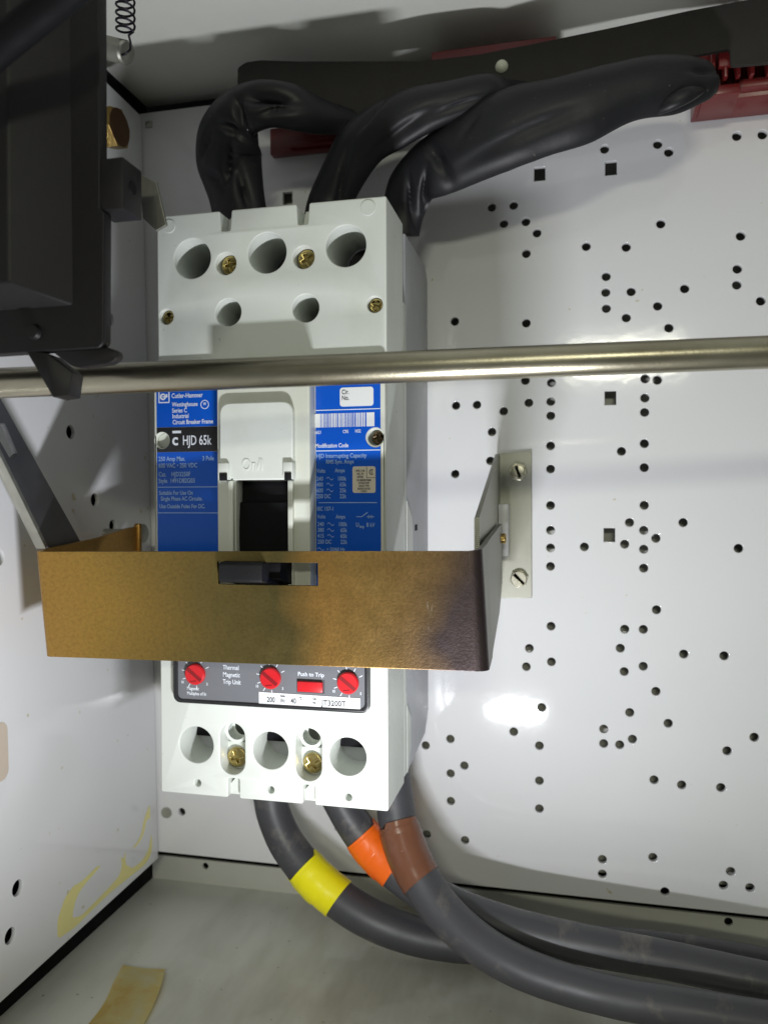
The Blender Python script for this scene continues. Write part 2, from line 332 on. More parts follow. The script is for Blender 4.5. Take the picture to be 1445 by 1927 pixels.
# ------------------------------------------------------------------ the cabinet
lab_hole = lambda x, z, rad, n=22: circle(x, z, rad, n)
holes = [lab_hole(x, z, 2.25, 20) for x, z in PANEL_HOLES]+[rect(x-2.9, x+2.9, z-3.6, z+3.6) for x, z in PANEL_SQUARES]
panel = tag(plate('mounting_panel', [(-113, -209), (330, -209), (330, 233.2), (-121, 233.2)], holes, 3.0, XZ(0), 'white_coat', bevel=.4, bres=2), kind='structure')
wing_x = lambda v: -115.6-.0165*(v-10)
def wing_map(p): return Vector((wing_x(p.y)-p.z, p.x, p.y))
wh = [circle(y, z, 3.5, 22) for y, z in WING_HOLES]
wing = tag(plate('side_panel', [(-340, -219), (-1, -212.5), (-1, 231), (-340, 245)], wh, 2.2, wing_map, 'white_coat', bevel=.3), kind='structure')
def res_map(p): return Vector((wing_x(p.y)+.05+p.z, p.x, p.y))
adh = [plate('adhesive_residue', fillet(l, 2.5), [], .12, res_map, 'residue_yellow', wing, smooth=0) for l in (
    [(-97.5, -209), (-97.3, -200), (-91, -192), (-84, -189.5), (-78, -190.5), (-72, -190), (-64, -189), (-60, -190), (-66, -191.5), (-74, -193), (-80, -195), (-84, -199), (-86, -205), (-78, -207.5), (-66, -206.5), (-52, -205), (-43, -203.5), (-40, -199), (-41.5, -193), (-38.5, -197), (-36, -192), (-37, -200), (-30, -205.5), (-20, -206), (-14, -204), (-10, -200), (-9, -194), (-7.5, -200), (-9, -206.5), (-16, -209.5), (-30, -209), (-52, -208.3), (-72, -209.5), (-84, -210.5)],
    [(-30, -194.5), (-24, -193), (-19, -190), (-17, -184), (-11, -178), (-9.5, -177), (-9.5, -186), (-11, -184), (-14, -185), (-16, -190), (-20, -193.5), (-26, -195)])]
boxes('corner_clip', [((-116.5, -1.5, 224), (-112.5, 0, 227.5))], 'zinc_steel', panel, .2)
lathe('rivet', [(0, -2.2), (2.6, -2), (3.2, -.8), (3.2, 0)], (-106.4, 0, -184.7), (0, 1, 0), 'zinc_steel', panel)
def slab(name, a, b, mat, hs=()):
    return tag(boxes(name, [(a, b)], mat), kind='structure')
tag(plate('enclosure_back', rect(-160, 340, -236, -217), [circle(209.9, -219.7, 2.2, 18), circle(-87.5, -220.6, 2.0, 18)], 1.5, XZ(12), 'back_paint'), kind='structure')
slab('shaded_enclosure_outer', (-160, 20, -240), (340, 21.5, 255), 'void_black')  # black sheet added to paint the deep shade in the gaps round the panel
slab('enclosure_inner_back', (-118, 13.5, -201), (340, 14.5, 227), 'back_paint')
slab('enclosure_floor', (-160, -420, -233.5), (340, 12, -231.5), 'enclosure_paint')
slab('enclosure_ceiling', (-160, -420, 243), (340, 12, 245), 'ceiling_paint')
slab('shaded_enclosure_side', (-126, -420, -231.5), (-123, 12, 243), 'void_black')  # coloured black to stand in for the shade in the slot under side_panel
tag(plate('masking_sticker', fillet([(-150, -93), (-131, -94.5), (-128.7, -97), (-128.6, -117), (-131, -119.8), (-150, -121)], 1.5), [], .15, res_map, 'sticker_beige', smooth=0),
    'small beige sticker with rounded corners stuck on the white side panel', 'sticker')

# ------------------------------------------------------------------ circuit breaker
brk = thing('circuit_breaker', (0, 0, -130), 'pale grey three pole circuit breaker with blue labels, mounted on the white panel', 'circuit breaker')
HI = [(-36.2, 111, 8.9), (-.6, 111, 8.9), (35.2, 111.3, 8.9)]; LO = [(-35.8, -107.9, 8.3), (-.3, -108.1, 8.3), (35.2, -108.3, 8.3)]
MID = [(-19, 86, 6.1), (17, 85.8, 6.1)]; HS = [(-20, 107.6, 4.9), (16.2, 107.8, 4.9)]; SS = [(-49, 85.7, 3.4), (47.8, 85.6, 3.4)]
SL = [(-18.3, -108.6), (17.4, -108.7)]; TINY = [(-35.3, -125.3, 1.6), (-.2, -125.6, 1.6), (35.4, -126, 1.6)]
base = prism('base', [(0, -113), (0, 122), (-7, 129), (-61, 129), (-61, -129), (-10, -124)], -52.5, 52.5, 'case_grey', brk, .6)
ol = fillet([(-53.3, -130.6), (-20.6, -130.6), (-20.6, -121.8), (-15, -121.8), (-15, -130.6), (14.7, -130.6), (14.7, -122), (20.3, -122), (20.3, -130.6), (53, -130.6),
             (53, 131), (18.9, 131), (18.2, 122), (13.6, 122), (13.1, 131), (-17.1, 131), (-17.8, 122), (-22.2, 122), (-22.7, 131), (-53.3, 131)], .9, 3)
cor = lambda l: l
hl = [circle(x, z, q, 36) for x, z, q in HI+MID+LO]+[circle(x, z, q, 26) for x, z, q in HS+SS+TINY]+[rect(x-6, x+6, z-11.6, z+11.6, 5.95, 8) for x, z in SL]
cover = plate('cover', ol, hl, 34, XZ(-103), 'case_light', brk, bevel=.5, bres=2)
boxes('cover_skirt', [((-52.9, -69.5, -128), (52.9, -61, 95))], 'case_light', cover, .5)
for x in (-19.95, 16.0):
    plate('notch_rib', [(x-2.9, 121), (x+2.9, 121), (x+1.0, 130), (x-1.0, 130)], [], 26, XZ(-96), 'case_light', cover, bevel=.2)
for x in (-17.8, 17.5):
    plate('notch_web', [(x-3, -130.2), (x+3, -130.2), (x+3, -123.5), (x, -122.2), (x-3, -125.5)], [], 26, XZ(-99.5), 'case_light', cover, bevel=.2)
for x, z, q in ((-47.3, 126.2, 3.0), (45, 126.6, 3.3)):
    plate('moulded_disc', circle(x, z, q, 26), [], .5, XZ(-103.35), 'case_light', cover, bevel=.15)
for x, z, q in HI: lathe('terminal_lug', [(0, 0), (7.6, 0), (8.2, .8), (8.2, 6)], (x+1.5, -75, z-1), (0, 1, 0), 'black_plastic', brk)
for x, z, q in MID: lathe('terminal_lug', [(0, 0), (5.0, 0), (5.6, .8), (5.6, 6)], (x+1.5, -75, z-1), (0, 1, 0), 'black_plastic', brk)
for x, z, q in LO: boxes('terminal_lug', [((x-9.5, -86, z-1.2), (x+9.5, -69, z+9))], 'void_black', brk, .3)
for x, z, q in LO: boxes('terminal_floor', [((x-9.5, -83, z-9.5), (x+9.5, -69.2, z-1.2))], 'case_grey', brk, .3)
for x, z in SL: boxes('terminal_barrier', [((x-6.3, -94, z-12), (x+6.3, -85, z+.5))], 'case_light', brk, .4); lathe('screw_boss', [(4.2, 0), (5.6, 0), (5.6, 8), (4.2, 8)], (x-.5, -97, z+6.5), (0, 1, 0), 'case_light', brk)
for (x, z), a in zip([(-19.6, 108), (16.4, 108)], (.25, .5)): screw('cover_screw', x, -99, z, 4.3, 'screw_gold', brk, rot=a)
for (x, z), a in zip([(-48.8, 85.7), (47.9, 85.6)], (.1, .8)): screw('cover_screw', x, -101, z, 3.0, 'screw_gold', brk, rot=a)
for (x, z), a in zip([(-19.4, -114.6), (16.9, -114.8)], (.35, .6)): screw('terminal_screw', x, -96, z, 4.6, 'screw_gold', brk, rot=a)
# raised middle of the cover, carrying the labels
pl = plate('label_platform', rect(-53.2, 53.2, -58, 61.5, 2.5), [circle(49, 28.9, 3.4, 26), circle(-49.3, 29.5, 3.4, 26)], 4.2, XZ(-107.2), 'platform_grey', brk, bevel=.5, bres=2)
screw('cover_screw', 49.6, -105, 28.9, 2.9, 'screw_dark', brk, rot=.2)
lathe('screw_well', [(0, 0), (3.2, 0), (3.2, 2)], (-49.3, -104.6, 29.5), (0, 1, 0), 'platform_grey', brk)
bz = plate('toggle_bezel', rect(-19.2, 22.6, -54, 60.5, 1.5), [rect(-10.6, 13.6, -50, 11.3, 1)], 8, XZ(-115), 'platform_grey', brk, bevel=.7, bres=2)
on = plate('toggle_shroud', [(-16.6, 12), (-10.8, 12), (-10.8, 11.2), (13.8, 11.2), (13.8, 12), (16.2, 12)]+fillet([(16.2, 12), (16.2, 44), (-16.6, 44), (-16.6, 12)], 5, 5)[6:18], [], 3.2, XZ(-118), 'case_light', brk, bevel=.6, bres=2)
text('On/I', 7.2, -6.6, 15.2, -117.9, 'case_light', on, xs=.72, ex=.35, name='embossed_lettering')
for x0, x1 in ((-16.9, -12.0), (12.2, 16.6)):
    boxes('shroud_ear', [((x0, -119.6, 11.2), (x1, -115, 18.6))], 'case_light', on, .7)
    boxes('hinge_slot', [((x0+.9, -120.0, 11.0), (x1-.5, -116, 14.2))], 'black_plastic', on, .2)
for x in (-12.2, 14.6): boxes('shroud_rail', [((x-1.1, -117.2, -50), (x+1.1, -114, 11))], 'platform_grey', on, .4)
sl = prism('toggle_slider', [(-104, -50), (-104, 11), (-108, 10.9), (-108.5, 2), (-111, 1.6), (-112, -10), (-111, -50)], -10.4, 13.4, 'void_black', brk)
hd = prism('toggle_handle', [(-108, -40), (-108, -18), (-120, -20.8), (-138.6, -22), (-139.4, -22.8), (-139.4, -29.2), (-138.6, -30), (-120, -32)], -7.6, 10.8, 'black_plastic', brk, .6)
prism('handle_step', [(-108, -38), (-108, -19), (-120, -21), (-131, -22.5), (-131, -29), (-120, -31)], 10.0, 15.2, 'void_black', hd, .4)
# blue labels
BY = -107.42
def label(name, l, hs, mat, par, y=BY, th=.25): return plate(name, l, hs, th, XZ(y), mat, par, smooth=0)
L1 = label('blue_label', [(-51.8, 35.4), (-20.2, 35.4), (-20.2, 57), (-51.8, 57)], [], 'label_blue', brk)
L2 = label('black_label', [(-51.8, 24.4), (-20.2, 24.4), (-20.2, 35.2), (-51.8, 35.2), (-51.8, 33)]+[(-49.3+3.9*math.cos(a), 29.5+3.9*math.sin(a)) for a in [math.radians(130-260*i/14) for i in range(15)]]+[(-51.8, 26)], [], 'label_black', brk)
L3 = label('blue_label', [(-51.8, -52), (-20.2, -52), (-20.2, 24.2), (-51.8, 24.2)], [], 'label_blue', brk)
L4 = label('blue_label', [(22.8, -52), (51.2, -52), (51.2, 25.6)]+[(49+4.3*math.cos(a), 28.9+4.3*math.sin(a)) for a in [math.radians(-58-244*i/16) for i in range(17)]]+[(51.2, 32.4), (51.2, 57), (22.8, 57)], [], 'label_blue', brk)
TY = -107.50
def lines(par, l, mat='print_white', y=TY):
    for body, size, x, z, *k in l: text(body, size, x, z, y, mat, par, name='lettering', **(k[0] if k else {}))
def rule(par, x0, x1, z, w=.32, mat='print_white', y=TY): plate('rule_line', rect(x0, x1, z-w/2, z+w/2), [], .1, XZ(y-.02), mat, par, smooth=0)
plate('emblem_frame', rect(-50.8, -45.4, 46.2, 51.8, .3, 2), [rect(-50.3, -45.9, 46.7, 51.3)], .1, XZ(TY), 'print_white', L1, smooth=0)
plate('emblem', circle(-48.6, 49, 1.5, 18), [circle(-48.5, 49, .8, 14)], .1, XZ(TY), 'print_white', L1, smooth=0)
plate('emblem', [(-48.8, 48.7), (-46.4, 48.7), (-46.4, 50.2), (-47.1, 50.2), (-47.1, 49.2), (-48.8, 49.2)], [], .1, XZ(TY-.02), 'print_white', L1, smooth=0)
plate('round_emblem', circle(-28.4, 45, 2.0, 24), [circle(-28.4, 45, 1.7, 24)], .1, XZ(TY), 'print_white', L1, smooth=0)
lines(L1, [('W', 1.7, -28.4, 44.7, dict(align='CENTER')), ('Cutler-Hammer', 2.95, -44.4, 48.3), ('Westinghouse', 2.75, -44.2, 44.5), ('Series C', 2.75, -44.2, 41.8), ('Industrial', 2.75, -44.1, 39.3), ('Circuit Breaker Frame', 2.75, -44.0, 36.6)])
lines(L2, [('HJD 65k', 6.0, -39.2, 27.3, dict(xs=.66, bold=.06)), ('c', 7.2, -44.3, 27.4, dict(xs=.95, bold=.16))])
plate('emblem_bar', rect(-44.1, -39.9, 32.6, 33.7), [], .1, XZ(TY), 'print_white', L2, smooth=0)
lines(L3, [('250 Amp Max.', 2.85, -51.0, 20.3), ('3 Pole', 2.85, -29.8, 20.3), ('600 VAC • 250 VDC', 2.85, -51.0, 17.3), ('Cat.    HJD3250F', 2.85, -51.0, 13.4), ('Style  1491D82G03', 2.85, -51.0, 10.5),
           ('Suitable For Use On', 2.55, -50.8, 5.2), ('Single Phase AC Circuits.', 2.55, -50.0, 2.6), ('Use Outside Poles For DC.', 2.55, -50.7, -.8)], 'print_pale')
rule(L3, -51.4, -20.6, 8.6, mat='print_pale'); rule(L3, -51.4, -20.6, -2.9, mat='print_pale')
cir = label('circuit_number_plate', rect(33.6, 48.2, 42.2, 50.2, 1.2), [], 'label_white', L4, TY, .15)
lines(L4, [('Cir.', 2.7, 34.4, 47.4), ('No.', 2.7, 34.4, 44.9)], 'print_dark', TY-.1)
rule(L4, 22.9, 51.1, 40.9)
bars = [rect(22.2, 24.9, 33.6, 39.4), rect(45.2, 48.6, 33.6, 39.4)]; x = 25.2
while x < 44.9:
    w = random.choice((.25, .25, .45, .6)); bars.append(rect(x, min(x+w, 45), 33.6, 39.4)); x += w+random.choice((.22, .3, .45))
bm = bmesh.new()
for l in bars: box(bm, (l[0][0], TY-.02, l[0][1]), (l[1][0], TY+.05, l[2][1]))
bm_obj('barcode', bm, 'label_white', L4, 0)
lines(L4, [('6621', 1.9, 22.4, 30.9), ('C95', 1.9, 34.8, 31.0), ('H32', 1.9, 40.2, 31.1), ('Modification Code', 2.5, 22.6, 25.0)])
rule(L4, 22.9, 51.1, 23.6)
lines(L4, [('HJD Interrupting Capacity', 2.55, 23.0, 20.6, dict(xs=.82)), ('RMS Sym. Amps', 2.4, 27.3, 18.1), ('Volts', 2.4, 23.1, 14.3), ('Amps', 2.4, 31.3, 14.4),
           ('240', 2.5, 23.1, 10.9), ('480', 2.5, 23.1, 8.4), ('600', 2.5, 23.1, 5.9), ('250 DC', 2.5, 23.1, 3.4), ('100k', 2.5, 36.2, 10.9, dict(align='RIGHT')), ('65k', 2.5, 36.2, 8.4, dict(align='RIGHT')), ('25k', 2.5, 36.2, 5.9, dict(align='RIGHT')), ('22k', 2.5, 36.2, 3.4, dict(align='RIGHT')),
           ('IEC 157-1', 2.4, 23.2, -1.9), ('Volts', 2.3, 23.3, -5.2), ('Amps', 2.3, 31.6, -5.2), ('240', 2.5, 23.4, -8.5), ('380', 2.5, 23.4, -11.0), ('415', 2.5, 23.4, -13.5), ('250 DC', 2.5, 23.4, -16.0),
           ('100k', 2.5, 36.5, -8.5, dict(align='RIGHT')), ('65k', 2.5, 36.5, -11.0, dict(align='RIGHT')), ('65k', 2.5, 36.5, -13.5, dict(align='RIGHT')), ('22k', 2.5, 36.5, -16.0, dict(align='RIGHT')),
           ('= 50/60 Hz', 2.3, 27.4, -19.2), ('U', 2.5, 40.4, -8.7), ('imp', 1.8, 42.0, -9.2), ('8 kV', 2.5, 45.0, -8.7)], 'print_pale')
rule(L4, 24, 49.6, 1.5, mat='print_pale')
def wave(cx, cz):
    a = [(cx-1.5+3*i/12, cz+.55*math.sin(2*PI*i/12)) for i in range(13)]
    plate('wave_symbol', a+[(p[0], p[1]-.3) for p in a[::-1]], [], .1, XZ(TY), 'print_pale', L4, smooth=0)
for z in (11.9, 9.4, 6.9): wave(29, z)
for z in (-7.5, -10, -12.5): wave(29.3, z)
wave(24.9, -18.2)
for l in ([(40.6, -4.6), (43, -4.6), (43, -4.3), (40.6, -4.3)], [(43, -4.6), (45.6, -2.8), (45.4, -2.5), (42.9, -4.3)], [(45.2, -4.6), (48.4, -4.6), (48.4, -4.3), (45.2, -4.3)], [(45.9, -5.2), (46.2, -5.2), (46.2, -3.7), (45.9, -3.7)], [(47.2, -5.2), (47.5, -5.2), (46.9, -4.4), (47.5, -3.7), (47.2, -3.7), (46.6, -4.4)]):
    plate('switch_symbol', l, [], .1, XZ(TY), 'print_pale', L4, smooth=0)
cs = label('approval_sticker', rect(39, 49, 5.6, 16.8, 1.0), [], 'label_cream', L4, TY, .15)
lines(cs, [('UND. LAB.', 1.15, 42.4, 14.6, dict(align='CENTER')), ('INC. IN', 1.15, 42.4, 13.3, dict(align='CENTER')), ('LISTED', 1.15, 42.4, 12.0, dict(align='CENTER')), ('CIR. BREAKER FRAME', 1.1, 44, 10.6, dict(align='CENTER', xs=.6)), ('3-POLE UNIT', 1.1, 44, 9.4, dict(align='CENTER')), ('HACR TYPE', 1.1, 44, 8.2, dict(align='CENTER')), ('ISSUE NO. NE-1001', 1.1, 44, 7.0, dict(align='CENTER', xs=.6)), ('E-7819', 1.1, 44, 5.9, dict(align='CENTER'))], 'print_dark', TY-.1)
rule(cs, 45.2, 49, 12.0, .2, 'print_dark', TY-.06); rule(cs, 45.1, 45.3, 14.4, 4.6, 'print_dark', TY-.06)
lines(cs, [('C', 3.4, 47.1, 13.2, dict(align='CENTER', xs=.8)), ('S', 1.7, 47.4, 13.8, dict(align='CENTER'))], 'print_dark', TY-.1)
# thermal magnetic trip unit
rim = plate('trip_unit_rim', rect(-45.3, 45.6, -88.3, -59, 3.5), [rect(-43.2, 43.6, -86.8, -61, 2.5)], 3.6, XZ(-106.4), 'trip_rim', brk, bevel=.4)
tf = plate('trip_unit_face', rect(-43.6, 44, -87.2, -60, 2.5), [], 2, XZ(-105.6), 'trip_face', brk)
FY = -105.72
for i, (x, z) in enumerate(((-34.4, -75.0), (1.3, -75.1), (36.4, -75.5))):
    d = lathe('adjustment_dial', [(0, 0), (4.2, 0), (4.7, .5), (4.7, 2.6)], (x, -107.6, z), (0, 1, 0), 'dial_red', brk)
    c, s = math.cos(-.66), math.sin(-.66)
    plate('dial_slot', [(x+a*c-b*s, z+a*s+b*c) for a, b in ((-4, -.8), (4.2, -.8), (4.2, .8), (-4, .8))], [], .1, XZ(-107.72), 'dial_red_dark', d, smooth=0)
    plate('dial_pointer', [(x-2.2, z-3.4), (x+1.2, z-3.0), (x+1.0, z-2.6), (x-1.6, z-3.0)], [], .1, XZ(-107.74), 'dial_red_dark', d, smooth=0)
    for a in range(8):
        t_ = math.radians(-122+a*35+18*0); p = Vector((math.cos(t_+PI/2+1.05), math.sin(t_+PI/2+1.05))); q = Vector((-p.y, p.x))*.17; o_ = Vector((x, z))
        plate('dial_tick', [tuple(o_+p*5.4-q), tuple(o_+p*7.0-q), tuple(o_+p*7.0+q), tuple(o_+p*5.4+q)], [], .1, XZ(FY), 'print_white', tf, smooth=0)
    lines(tf, [('10', 1.7, x-6.6, z-4.6, dict(align='CENTER')), ('5', 1.7, x+5.4, z-5.0, dict(align='CENTER')), ('7.5', 1.7, x-.2, z+6.6, dict(align='CENTER'))], 'print_white', FY)
lines(tf, [('Thermal', 2.9, -21.4, -72.4), ('Magnetic', 2.9, -21.4, -75.6), ('Trip Unit', 2.9, -21.4, -78.8), ('Push to Trip', 2.5, 19.6, -73.6, dict(align='CENTER', xs=.95)), ('Magnetic', 2.1, -38.8, -82.4), ('Multiples of Iₙ'.replace('ₙ', 'n'), 2.1, -38.8, -84.6)], 'print_white', FY)
boxes('trip_button', [((13.8, -107.2, -80.2), (25, -104, -75.8))], 'dial_red', brk, .3)
plate('button_well', rect(13.1, 25.7, -80.9, -75.1), [rect(13.7, 25.1, -80.3, -75.7)], .15, XZ(FY), 'print_dark', tf, smooth=0)
rt = plate('rating_label', [(-4.4, -86.7), (41.6, -86.7), (41.6, -82.0), (-4.4, -81.6)], [], .15, XZ(-105.8), 'label_white', brk, smooth=0)
lines(rt, [('200', 3.2, -.6, -85.8), ('Amps', 1.2, 5.6, -83.2), ('(In)', 2.0, 5.6, -85.4), ('40', 3.2, 10.4, -85.8), ('°C', 1.6, 14.2, -83.9), ('Cat.', 1.3, 20.4, -83.7), ('No.', 1.3, 20.4, -85.4), ('JT3200T', 3.3, 24.4, -85.9, dict(xs=.95))], 'print_dark', -105.95)
# side details
boxes('side_slot', [((52.2, -38.5, -13), (52.75, -32.5, -10))], 'void_black', brk)
prism('side_lug', [(-60.5, 2), (-48, -6), (-46, -12), (-46, -62), (-60.5, -62)], 52.45, 53.0, 'case_light', brk)
prism('side_lug', [(-61, -96), (-52, -104), (-52, -118), (-60.9, -128)], 52.45, 53.0, 'case_light', brk)

# ------------------------------------------------------------------ plated handle bracket
hb = thing('handle_bracket', (0, -135, -60), 'gold plated steel handle bracket with a slot for the black toggle, across the breaker', 'bracket')
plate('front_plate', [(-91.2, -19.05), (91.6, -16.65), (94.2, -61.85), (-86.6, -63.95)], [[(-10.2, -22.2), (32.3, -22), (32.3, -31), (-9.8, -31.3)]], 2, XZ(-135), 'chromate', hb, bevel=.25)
def strip(name, path, mat, parent, th=2):
    """bent sheet: path of (x, y, ztop, zbottom)"""
    bm = bmesh.new(); n = len(path); V = []
    for i, p in enumerate(path):
        a = Vector(path[max(i-1, 0)][:2]); b = Vector(path[min(i+1, n-1)][:2]); d = (b-a).normalized(); q = Vector((-d.y, d.x))*th
        V.append([bm.verts.new(Vector(w)*S) for w in ((p[0], p[1], p[2]), (p[0]+(p[4] if len(p) > 4 else 0), p[1], p[3]), (p[0]+q.x+(p[4] if len(p) > 4 else 0), p[1]+q.y, p[3]), (p[0]+q.x, p[1]+q.y, p[2]))])
    for a, b in zip(V, V[1:]):
        for k in range(4): bm.faces.new((a[k], a[(k+1) % 4], b[(k+1) % 4], b[k]))
    bm.faces.new(V[0][::-1]); bm.faces.new(V[-1])
    return bm_obj(name, bm, mat, parent, 50)
R0 = 4.2
cb = [(91.4, -135, -16.65, -61.85, 2.6)]+[(91.6+(R0+.4)*math.sin(a), -135+R0*(1-math.cos(a)), -16.6+.1*k, -61.8, 2.6) for k, a in ((k, k/6*PI/2) for k in range(1, 7))]
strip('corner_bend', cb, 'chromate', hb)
strip('side_arm', [(cb[-1][0], cb[-1][1], cb[-1][2], cb[-1][3], 2.6), (96.2, -112, -15, -61, 2), (95.8, -100, -14.2, -60, 1.6), (95, -39, -10.6, -52.5), (95, -24, -9.8, -40)], 'zinc_dull', hb)
R0 = 2.6
pl_ = [(-95, -52, -11, -26), (-95, -62, -11.6, -36), (-95, -90, -15.4, -58, 2), (-94.8, -128, -18.3, -63, 4.4)]+[(-91.2-R0*math.sin(a)-1*math.sin(a), -135+R0*(1-math.cos(a)), -19, -63.9, 4.6) for a in (PI/2*k/6 for k in range(6, 0, -1))]+[(-91.0, -135, -19.05, -63.95, 4.6)]
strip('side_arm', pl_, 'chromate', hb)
lathe('pivot_stud', [(0, 0), (4.6, 0), (5.2, .5), (5.2, 1.6), (2.4, 1.6), (2.4, 24)], (-92, -49, -15), (-1, 0, 0), 'zinc_steel', hb)
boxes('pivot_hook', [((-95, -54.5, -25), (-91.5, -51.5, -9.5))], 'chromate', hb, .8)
lathe('pivot_pin', [(0, 0), (2.2, 0), (2.6, .4), (2.6, 5)], (97.4, -30, -17), (-1, 0, 0), 'bolt_brass', hb)

# ------------------------------------------------------------------ zinc angle bracket on the panel
ab = thing('angle_bracket', (100, 0, -50), 'dull zinc angle bracket screwed to the white panel right of the breaker', 'bracket')
plate('base_plate', [(91.4, 27.2), (108.8, 28.2), (108.8, -50), (92, -50.6)], [], 2, XZ(-2.2), 'zinc_plate', ab, bevel=.25)
def yz(x): return lambda p: Vector((x+p.z, p.x, p.y))
plate('flange', [(-3, 26.8), (-10, 26.6), (-104, -4.5), (-104, -20), (-10, -49.5), (-3, -50)], [], 2, yz(90.2), 'zinc_plate', ab, bevel=.2)
bm = bmesh.new()
for k in range(18): box(bm, (89.95, -104.7, -20+k*.85), (92.3, -103.8, -19.5+k*.85))
tag(bm_obj('sheared_edge', bm, 'zinc_steel', ab), kind='stuff')
boxes('spacer', [((92.3, -15, -27), (97.3, -2.2, .2))], 'standoff_white', ab, .4)
screw('bracket_screw', 101.7, -5.2, 17.3, 3.7, 'screw_zinc', ab, 'slot', 1.9, 4.9)
screw('bracket_screw', 102.2, -5.2, -39.8, 4.2, 'screw_zinc', ab, 'slot', 2.35, 5.0)

# ------------------------------------------------------------------ rod
rod = thing('operating_rod', (62, -172, 46), 'long round satin steel rod running level in front of the breaker', 'rod')
A = Vector((-66.6, -190, 44.1)); B = Vector((190.3, -155, 49.7)); D = B-A
o = lathe('rod_shaft', [(0, 0), (5.1, 0), (5.3, .3), (5.3, D.length*1.7), (0, D.length*1.7)], A-D*.35, D, 'rod_steel', rod, 40)

# ------------------------------------------------------------------ operating mechanism, upper left
mech = thing('operating_mechanism', (-40, -215, 48), 'black moulded operating mechanism housing hanging in front of the side panel', 'mechanism')
hp = plate('housing', fillet([(-150, 47.5), (-11.4, 49.3), (-9.8, 51), (-9.2, 90.6), (-10.6, 91.4), (-10.2, 168), (-9.6, 300), (-150, 300)], 2), [], 4.3, XZ(-215), 'housing_plastic', mech, bevel=.5, bres=2)
bm = bmesh.new()
V = [bm.verts.new(Vector(p)*S) for p in ((-160, -215, 61.5), (-20.2, -215, 62.8), (-20.4, -215, 300), (-160, -215, 300), (-160, -226, 68.2), (-34.2, -226, 67.6), (-33.0, -226, 300), (-160, -226, 300))]
for q in ((4, 5, 6, 7), (0, 1, 5, 4), (1, 2, 6, 5), (2, 3, 7, 6), (3, 0, 4, 7)): bm.faces.new([V[i] for i in q])
bmesh.ops.bevel(bm, geom=bm.edges[:], offset=.9*S, segments=3, profile=.5, affect='EDGES')
bm_obj('housing_boss', bm, 'housing_plastic', mech)
plate('housing_slot', [(-60, 80), (-45.2, 80), (-45.2, 106), (-60, 106)], [], .3, XZ(-226.4), 'void_black', mech)
lathe('moulded_pip', [(0, -1.6), (1.9, -1.4), (2.3, -.6), (2.5, 0)], (-33.6, -215, 55.2), (0, 1, 0), 'housing_plastic', mech)
boxes('mounting_lug', [((-13, -214.6, 91), (-3.0, -203.5, 106.6))], 'housing_plastic', mech, .5)
lathe('lug_hole', [(0, 0), (1.9, 0), (2.1, .3), (2.1, .6)], (-2.7, -209.3, 99), (-1, 0, 0), 'void_black', mech)
fk = [(-36.9, 49.5), (-29.6, 48.6), (-21.4, 42.4), (-22.6, 35.3), (-27.6, 34.8), (-32.3, 42.6)]
bm = bmesh.new(); a = [bm.verts.new(Vector((x, y, z))*S) for (x, z), y in zip(fk, (-215, -215, -213.5, -214, -215, -215))]; b = [bm.verts.new(Vector((x-1.2, -206, z))*S) for x, z in fk]
for q in ((0, 1, 4, 5), (1, 2, 3, 4)): bm.faces.new([a[i] for i in q]); bm.faces.new([b[i] for i in q[::-1]])
for i in range(6): j = (i+1) % 6; bm.faces.new((a[j], a[i], b[i], b[j]))
bmesh.ops.bevel(bm, geom=bm.edges[:], offset=.35*S, segments=2, profile=.5, affect='EDGES')
bm_obj('rod_fork', bm, 'housing_plastic', mech)
plate('side_ear', fillet([(-29, 49.5), (-9, 49.6), (-6.2, 48.4), (-6.0, 46.2), (-8.6, 44.6), (-18, 43.8), (-21.6, 44.2)], 1.5), [], 4, XZ(-214), 'housing_plastic', mech, bevel=.4)
tag(tube('black_wire', [(-90, -244, 84, 4.6), (-52, -243, 108, 4.6), (-26, -242, 125.5, 4.6), (2, -241, 142.5, 4.6), (40, -240, 168, 4.6)], 'void_black'), 'thick black wire crossing the black housing diagonally at its top corner', 'wire')
plate('steel_tab', [(-12, 112), (-5.6, 108.6), (-2.0, 94.2), (-5.8, 92.6), (-10.6, 97)], [], 1.2, lambda p: Vector((p.x, -190+p.z, p.y)), 'zinc_dull', mech, bevel=.2)

# bolt, post and spring behind the housing
bolt = thing('hex_bolt', (-113, -72, 189), 'brass coloured hex bolt standing out beside the black housing edge', 'bolt')
lathe('shank', [(4.4, 0), (4.4, 22)], (-95, -72.7, 188.8), (-1, 0, -.05), 'bolt_brass', bolt)
hx = lambda rr: [(-72.7+rr*math.cos(k*PI/3+.3), 188.8+rr*math.sin(k*PI/3+.3)) for k in range(6)]
plate('head', hx(10.4), [], 7, lambda p: Vector((-97+p.z, p.x, p.y)), 'bolt_brass', bolt, bevel=.5)
plate('head_face', circle(-72.7, 188.8, 9.0, 28), [], .5, lambda p: Vector((-90.3+p.z, p.x, p.y)), 'bolt_brown', bolt, bevel=.15)
sp = thing('coil_spring', (-64.5, -110, 207), 'dark steel coil spring hooked over a grey post above the hex bolt', 'spring')
hel = []; turns = 11; N = turns*14
for i in range(N+1):
    a = 2*PI*i/14; z = 250-3.55*i/14
    hel.append((-64.2+4.0*math.cos(a), -110+4.0*math.sin(a), z, .52))
hel += [(-62, -111, 209, .52), (-60.5, -112, 205, .52), (-60.8, -112, 202, .52), (-63, -112, 200.4, .52), (-65.5, -112, 200.2, .52)]
